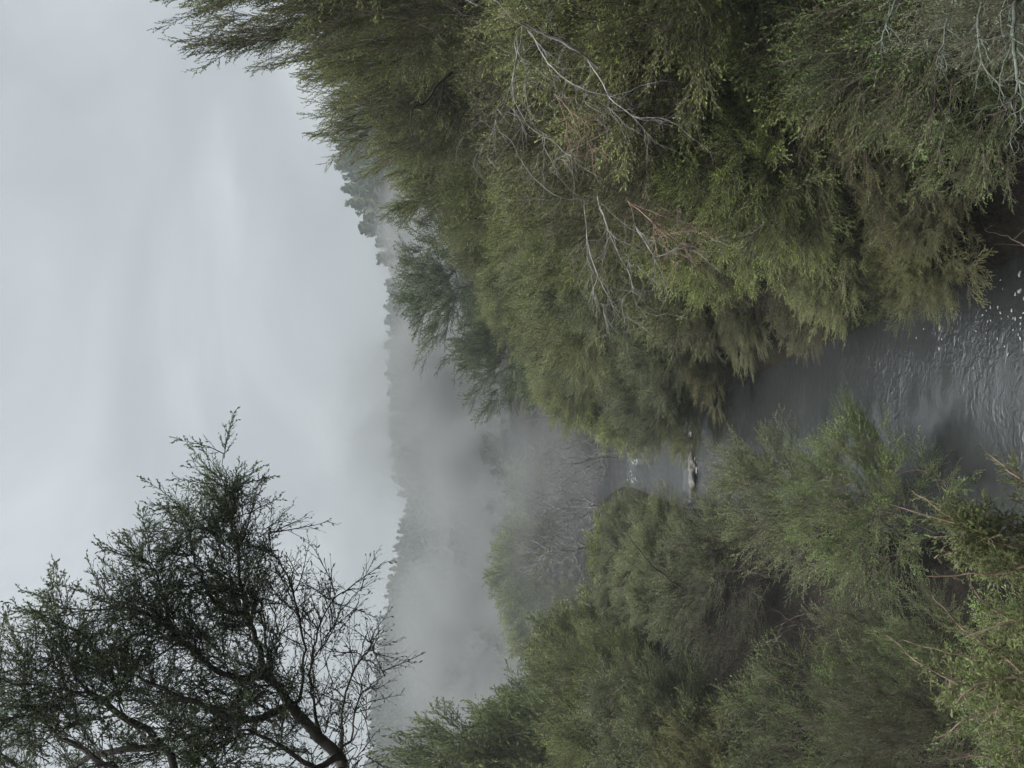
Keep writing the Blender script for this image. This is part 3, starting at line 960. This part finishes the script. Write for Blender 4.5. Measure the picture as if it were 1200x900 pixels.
    T = [spray_template(rng, 9, 0.072, 0.36, 7, 0.30, 0.12) for _ in range(5)]
    Tb = [spray_template(rng, 8, 0.085, 0.34, 2, 0.40, 0.12) for _ in range(4)]
    tint = np.clip(0.5 + 0.2 * rng.normal(size=len(idx)), 0, 1)
    m = dn > 1
    stamp_sprays(qc, rng, T, P[m], D[m], Ls[m], tint[m], 0, 1, 0.006)
    stamp_sprays(qc, rng, Tb, P[~m], D[~m], Ls[~m] * 1.1, tint[~m], 0, 1, 0.007)
    mesh_obj('trunk', q.mesh('tree_trunk', [BARK_DARK], True), o)
    mesh_obj('crown', qc.mesh('tree_crown', [LEAF_DARK, BARK_DARK]), o)


overhanging_tree()


# ---- nearest shrub: pinkish young twigs with small pale leaves, bottom right
def near_shrub():
    rng = np.random.default_rng(31)
    D0 = 2.5
    fx, fy = -1.0, 2.6
    foot = np.array([fx, fy, gz(fx, fy)])
    o = thing('shrub', 'nearest shrub, long pinkish twigs with tiny pale green leaves, bottom right', 'shrub', tuple(foot))
    tw = [[(1300, 640, 0), (1205, 570, 0), (1153, 527, 0)],
          [(1290, 700, 0), (1185, 650, 0), (1131, 615, 0), (1042, 591, 0)],
          [(1150, 627, 0.02), (1127, 615, 0.03), (1069, 576, 0.05)],
          [(1300, 660, .1), (1200, 620, .1), (1138, 591, .1)],
          [(1180, 640, .1), (1140, 637, .1), (1095, 655, .1)],
          [(1300, 670, .15), (1200, 653, .15), (1133, 658, .15)],
          [(1300, 700, -.1), (1200, 664, -.1), (1167, 673, -.1), (1084, 676, -.1)],
          [(1290, 860, .1), (1175, 771, .1), (1122, 731, .1), (1093, 698, .1)],
          [(1290, 850, -.1), (1153, 811, -.1), (1078, 780, -.1), (1038, 742, -.1)],
          [(1290, 800, .2), (1200, 775, .2), (1118, 767, .2), (1058, 751, .2)],
          [(1290, 800, 0), (1200, 824, 0), (1140, 838, 0), (1091, 869, 0)],
          [(1300, 780, -.15), (1215, 790, -.15), (1150, 800, -.15), (1115, 826, -.15)],
          [(1300, 830, .1), (1230, 860, .1), (1170, 885, .1), (1110, 890, .1)],
          [(1300, 760, .3), (1210, 740, .3), (1165, 715, .3), (1140, 690, .3)],
          [(1300, 820, .25), (1200, 850, .25), (1140, 862, .25)],
          [(1300, 880, 0), (1220, 905, 0), (1170, 905, 0), (1130, 915, 0)],
          [(1300, 900, .3), (1220, 880, .3), (1160, 850, .3), (1125, 810, .3)],
          [(1320, 720, -.2), (1240, 715, -.2), (1180, 730, -.2), (1130, 745, -.2)]]
    sk = Skel((0, 0, -0.2))
    hub = [np.array([0.03, 0.0, 0.35]), np.array([0.10, -0.05, 0.7])]
    ids = sk.chain(hub, [0.03, 0.024], 0)
    q = Quads(); qc = Quads()
    Pn, Dn, Un = [], [], []
    for ch in tw:
        P = np.array([at(a, b, D0 + d) - foot for a, b, d in ch])
        # resample with a slight wander
        T = np.linspace(0, len(P) - 1, 14)
        k = np.minimum(T.astype(int), len(P) - 2); u = (T - k)[:, None]
        Q = P[k] * (1 - u) + P[k + 1] * u + rng.normal(size=(14, 3)) * 0.0022
        ids2 = sk.chain(list(Q), list(np.linspace(0.0050, 0.0015, 14)), ids[-1])
        for i in range(1, 14):
            f = i / 13
            n = int(15 * (1.1 - f)) if f < 0.7 else 2
            for _ in range(n):
                t = rng.random()
                Pn.append(Q[i - 1] * (1 - t) + Q[i] * t); Dn.append(norm(Q[i] - Q[i - 1])); Un.append(f)
    sk.finish(0.0015, 3.0)
    sk.wood(q, 0, r_split=0.0012)
    Pn = np.array(Pn); Dn = np.array(Dn); Un = np.array(Un)
    D = Dn * 0.55 + norm(rng.normal(size=Pn.shape)) * 0.9
    # little leafy side shoots, shorter towards the bare tips
    Ls = (0.105 * (1.0 - Un) + 0.022) * (0.5 + 0.8 * rng.random(len(Pn)))
    T = [spray_template(rng, 6, 0.15, 0.34, 4, 0.30, 0.15) for _ in range(4)]
    stamp_sprays(qc, rng, T, Pn, D, Ls, np.clip(0.5 + 0.2 * rng.normal(size=len(Pn)), 0, 1), 0, 1, 0.008)
    mesh_obj('trunk', q.mesh('near_shrub_twigs', [TWIG_RED], True), o)
    mesh_obj('crown', qc.mesh('near_shrub_leaves', [LEAF_NEAR, TWIG_RED]), o)


near_shrub()


# ---- pines on the right hill and the far wood
def pine_quads(q, rng, base, H, W, n=90, mat=0, fine=1.0):
    z = np.sort(rng.random(n)) ** 0.9
    a = rng.random(n) * 2 * PI
    prof = (1 - z) ** 0.75 * W * 0.5 * (0.55 + 0.7 * rng.random(n)) + 0.04 * W
    p0 = np.stack([np.zeros(n), np.zeros(n), (0.12 + 0.86 * z) * H], -1)
    d = np.stack([np.cos(a), np.sin(a), 0.15 + 0.9 * z + 0.3 * rng.normal(size=n)], -1)
    p1 = p0 + d * prof[:, None]
    s = np.cross(norm(d), norm(rng.normal(size=(n, 3)))) * (0.10 * W + 0.16 * prof)[:, None] * fine
    m = p0 * 0.4 + p1 * 0.6
    V = np.stack([p0, m + s, p1, m - s], 1) + base
    q.add(V, np.arange(n * 4).reshape(-1, 4), mat, np.clip(0.5 + 0.25 * rng.normal(size=n), 0, 1))


def build_pines():
    rng = np.random.default_rng(55)
    protos = []
    for k in range(3):
        qc = Quads(); pine_quads(qc, rng, np.zeros(3), 8.0, 4.4, 1500, 0, 0.38)
        qw = Quads(); tubes(qw, np.array([[[0, 0, -0.5], [0.05, 0, 3.0], [0, 0, 7.6]]]), np.array([[0.22, 0.15, 0.03]]), 7)
        protos.append((qw.mesh('pine_trunk', [BARK_DARK]), qc.mesh('pine_crown', [LEAF_PINE, BARK_DARK])))
    spots = [(453, 245, 1.0), (462, 262, .85), (453, 285, 1.15), (466, 303, .8), (463, 322, .9), (458, 345, 1.1), (461, 362, 1.0), (474, 378, .8), (470, 335, .7), (468, 275, .7)]
    order = ['nearest the leafy bank', 'second from the leafy bank', 'third from the leafy bank, tallest', 'fourth from the leafy bank, short',
             'in the middle of the row', 'with a round top, third from the open end', 'second from the open end', 'at the open end of the row', 'low in front of the middle', 'low in front near the bank']
    for k, (px, py, s) in enumerate(spots):
        y = 178 + (k % 3) * 4
        P = at(px, py, y)
        g = gz(P[0], y)
        o = thing('pine_tree', 'dark misty pine on the ridge ' + order[k], 'tree', (P[0], y, g), 'pines on the misty ridge')
        hh = max(P[2] - g, 3.0) / 8.0
        o.scale = (s * 1.05, s * 1.05, hh); o.rotation_euler = (0, 0, k * 1.1)
        mesh_obj('trunk', protos[k % 3][0], o); mesh_obj('crown', protos[k % 3][1], o)


def build_wood():
    rng = np.random.default_rng(66)
    q = Quads()
    n = 0
    while n < 3700:
        y = rng.uniform(62, 345); x = rng.uniform(-0.55, 0.42) * y
        if n < 500:
            y = rng.uniform(305, 335); x = rng.uniform(-0.55, 0.3) * y
        g = gz(x, y)
        h = rng.uniform(5, 10) * (0.45 + 0.55 * min(1, max(0, (y - 90) / 70))) * (0.6 if y < 90 else 1)
        if y < 140 and -0.1 * y < x < 0.05 * y and rng.random() < 0.3:
            continue
        pine_quads(q, rng, np.array([x, y, g - 0.5]), h, h * (0.6 if y > 150 else 0.95), 60)
        n += 1
    o = mesh_obj('forest', q.mesh('forest', [LEAF_PINE]))
    o['kind'] = 'stuff'; o['label'] = 'conifer wood fading into mist on the far hill'; o['category'] = 'forest'


build_pines()
build_wood()


# ------------------------------------------------------------------ air: haze and steam
def box_mesh(name, lo, hi):
    q = Quads()
    x0, y0, z0 = lo; x1, y1, z1 = hi
    v = [(x0, y0, z0), (x1, y0, z0), (x1, y1, z0), (x0, y1, z0), (x0, y0, z1), (x1, y0, z1), (x1, y1, z1), (x0, y1, z1)]
    q.add(v, [(0, 3, 2, 1), (4, 5, 6, 7), (0, 1, 5, 4), (1, 2, 6, 5), (2, 3, 7, 6), (3, 0, 4, 7)])
    return q.mesh(name, [])


HAZE = 0.0022
me = box_mesh('haze', (-960, -40, -2.5), (960, 1210, 80))
m, nt = new_mat('pale_haze')
out = N(nt, 'ShaderNodeOutputMaterial')
pv = N(nt, 'ShaderNodeVolumePrincipled', Density=HAZE)
pv.inputs['Color'].default_value = (0.31, 0.328, 0.325, 1)
L(nt, pv, 0, out, 'Volume')
me.materials.append(m)
o = mesh_obj('haze', me); o['kind'] = 'stuff'; o['label'] = 'pale damp haze filling the valley air'; o['category'] = 'haze'


def steam(label, centre, radii, density, seed, scale=2.2, thresh=(0.42, 0.66)):
    """a closed lumpy body of steam whose density follows noise and thins to nothing at its skin"""
    rng = np.random.default_rng(seed)
    nu, nv = 24, 14
    ph = np.linspace(0, 2 * PI, nu, endpoint=False); th = np.linspace(0.05, PI - 0.05, nv)
    TH, PH = np.meshgrid(th, ph, indexing='ij')
    V = np.stack([np.sin(TH) * np.cos(PH), np.sin(TH) * np.sin(PH), np.cos(TH)], -1)
    q = Quads()
    i = np.arange(nv - 1)[:, None] * nu; k = np.arange(nu)[None]; k2 = (k + 1) % nu
    q.add(V, np.stack([i + k, i + nu + k, i + nu + k2, i + k2], -1))
    # close both poles
    c0 = np.array([[0, 0, 1.0]]); c1 = np.array([[0, 0, -1.0]])
    top = np.concatenate([V[0], c0]); bot = np.concatenate([V[-1], c1])
    kk = np.arange(0, nu, 2)
    q.add(top, np.stack([kk, (kk + 1) % nu, (kk + 2) % nu, np.full(len(kk), nu)], -1))
    q.add(bot, np.stack([(kk + 2) % nu, (kk + 1) % nu, kk, np.full(len(kk), nu)], -1))
    me = q.mesh('steam', [])
    import bmesh
    bm = bmesh.new(); bm.from_mesh(me); bmesh.ops.remove_doubles(bm, verts=bm.verts, dist=1e-4); bm.to_mesh(me); bm.free()
    m, nt = new_mat('drifting_steam')
    out = N(nt, 'ShaderNodeOutputMaterial')
    tc = N(nt, 'ShaderNodeTexCoord')
    ln = N(nt, 'ShaderNodeVectorMath', operation='LENGTH')
    L(nt, tc, 'Object', ln, 0)
    fall = N(nt, 'ShaderNodeMapRange', interpolation_type='SMOOTHSTEP')
    fall.inputs['From Min'].default_value = 0.98; fall.inputs['From Max'].default_value = 0.25
    L(nt, ln, 'Value', fall, 'Value')
    off = N(nt, 'ShaderNodeVectorMath', operation='ADD'); off.inputs[1].default_value = tuple(rng.random(3) * 20)
    L(nt, tc, 'Object', off, 0)
    noi = N(nt, 'ShaderNodeTexNoise', Scale=scale, Detail=3.0, Roughness=0.55, Distortion=0.6)
    L(nt, off, 0, noi, 'Vector')
    mr = N(nt, 'ShaderNodeMapRange', interpolation_type='SMOOTHSTEP')
    mr.inputs['From Min'].default_value = thresh[0]; mr.inputs['From Max'].default_value = thresh[1]
    L(nt, noi, 'Fac', mr, 'Value')
    mu = N(nt, 'ShaderNodeMath', operation='MULTIPLY'); L(nt, fall, 0, mu, 0); L(nt, mr, 0, mu, 1)
    mu2 = N(nt, 'ShaderNodeMath', operation='MULTIPLY'); L(nt, mu, 0, mu2, 0); mu2.inputs[1].default_value = density
    pv = N(nt, 'ShaderNodeVolumePrincipled')
    pv.inputs['Color'].default_value = (0.335, 0.340, 0.334, 1)
    L(nt, mu2, 0, pv, 'Density')
    L(nt, pv, 0, out, 'Volume')
    me.materials.append(m)
    o = mesh_obj('steam', me)
    o.location = centre; o.scale = radii
    o['kind'] = 'stuff'; o['label'] = label; o['category'] = 'steam'; o['group'] = 'steam rising beyond the stream'


steam('thick steam rising from the valley in the middle of the photo', (-2.0, 78, 9.5), (14, 22, 14), 0.40, 1, 2.1, (0.40, 0.64))
steam('steam drifting low near the bottom edge behind the leafy bank', (-23, 78, 7.5), (17, 22, 12.5), 0.30, 2, 2.1, (0.40, 0.66))
steam('pale steam curling behind the open misty tree', (13.0, 76, 12.5), (8, 12, 6.5), 0.55, 3, 1.8, (0.38, 0.60))
steam('thin grey steam lying over the far step of the stream', (-7.0, 54, 3.6), (16, 9, 6.0), 0.10, 4, 1.8, (0.35, 0.62))
steam('broad veil of mist across the face of the far hill', (-20, 180, 9), (95, 55, 24), 0.022, 5, 2.6, (0.34, 0.68))

# ------------------------------------------------------------------ sky, sun, camera
SUN_EL, SUN_AZ = math.radians(58), math.radians(215)
w = bpy.data.worlds.new('World'); SC.world = w; w.use_nodes = True
nt = w.node_tree; nt.nodes.clear()
out = N(nt, 'ShaderNodeOutputWorld')
bg = N(nt, 'ShaderNodeBackground', Strength=0.10)
sky = N(nt, 'ShaderNodeTexSky', sky_type='NISHITA', sun_disc=False, sun_elevation=SUN_EL, sun_rotation=SUN_AZ)
tc = N(nt, 'ShaderNodeTexCoord')
sep = N(nt, 'ShaderNodeSeparateXYZ'); L(nt, tc, 'Generated', sep, 0)
# cloud deck: direction projected on a level sheet
mz = N(nt, 'ShaderNodeMath', operation='MAXIMUM'); L(nt, sep, 'Z', mz, 0); mz.inputs[1].default_value = 0.0
az = N(nt, 'ShaderNodeMath', operation='ADD'); L(nt, mz, 0, az, 0); az.inputs[1].default_value = 0.40
dx = N(nt, 'ShaderNodeMath', operation='DIVIDE'); L(nt, sep, 'X', dx, 0); L(nt, az, 0, dx, 1)
dy = N(nt, 'ShaderNodeMath', operation='DIVIDE'); L(nt, sep, 'Y', dy, 0); L(nt, az, 0, dy, 1)
cmb = N(nt, 'ShaderNodeCombineXYZ'); L(nt, dx, 0, cmb, 0); L(nt, dy, 0, cmb, 1)
n1 = N(nt, 'ShaderNodeTexNoise', Scale=2.1, Detail=6.0, Roughness=0.52, Distortion=0.7); L(nt, cmb, 0, n1, 'Vector')
cr = ramp(nt, [(0.30, (0.82, 0.88, 0.92)), (0.50, (1.02, 1.08, 1.125)), (0.70, (1.36, 1.41, 1.45))])
L(nt, n1, 'Fac', cr, 'Fac')
# overcast, its unseen zenith boosted beyond natural to brighten the foliage
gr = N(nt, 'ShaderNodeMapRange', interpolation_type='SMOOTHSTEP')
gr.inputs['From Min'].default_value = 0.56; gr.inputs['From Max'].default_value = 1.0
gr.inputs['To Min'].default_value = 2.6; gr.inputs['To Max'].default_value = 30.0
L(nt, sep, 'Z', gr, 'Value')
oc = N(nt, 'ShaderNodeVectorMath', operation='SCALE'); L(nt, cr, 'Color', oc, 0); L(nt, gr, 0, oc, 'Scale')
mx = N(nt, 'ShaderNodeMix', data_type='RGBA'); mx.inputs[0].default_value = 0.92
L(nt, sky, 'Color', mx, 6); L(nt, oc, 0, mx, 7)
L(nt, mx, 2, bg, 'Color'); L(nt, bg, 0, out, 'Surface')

sl = bpy.data.lights.new('sun', 'SUN'); sl.energy = 1.5; sl.angle = math.radians(14); sl.color = (1.0, 0.97, 0.93)
so = link(bpy.data.objects.new('sun', sl))
sd = Vector((math.sin(SUN_AZ) * math.cos(SUN_EL), math.cos(SUN_AZ) * math.cos(SUN_EL), math.sin(SUN_EL)))
so.rotation_euler = sd.to_track_quat('Z', 'Y').to_euler()
so.location = (0, 0, 60)

cd = bpy.data.cameras.new('camera'); co = link(bpy.data.objects.new('camera', cd))
cd.sensor_width = 36; cd.sensor_fit = 'HORIZONTAL'; cd.lens = 36 * F / 1200
cd.clip_start = 0.05; cd.clip_end = 3000
# held on its side: picture-right is down, picture-up is to the right
R = Matrix(((0, 1, 0), (0, 0, -1), (-1, 0, 0)))
co.matrix_world = Matrix.Translation((0, 0, CAM_Z)) @ R.to_4x4()
SC.camera = co

SC.render.engine = 'CYCLES'
cy = SC.cycles
cy.use_denoising = True
cy.max_bounces = 6; cy.diffuse_bounces = 3; cy.glossy_bounces = 2; cy.transmission_bounces = 3; cy.volume_bounces = 1
cy.volume_step_rate = 1.0; cy.volume_max_steps = 128
cy.use_adaptive_sampling = True; cy.adaptive_threshold = 0.02
vs = SC.view_settings
vs.view_transform = 'Standard'; vs.look = 'None'; vs.exposure = 1.3; vs.gamma = 1; vs.use_curve_mapping = False
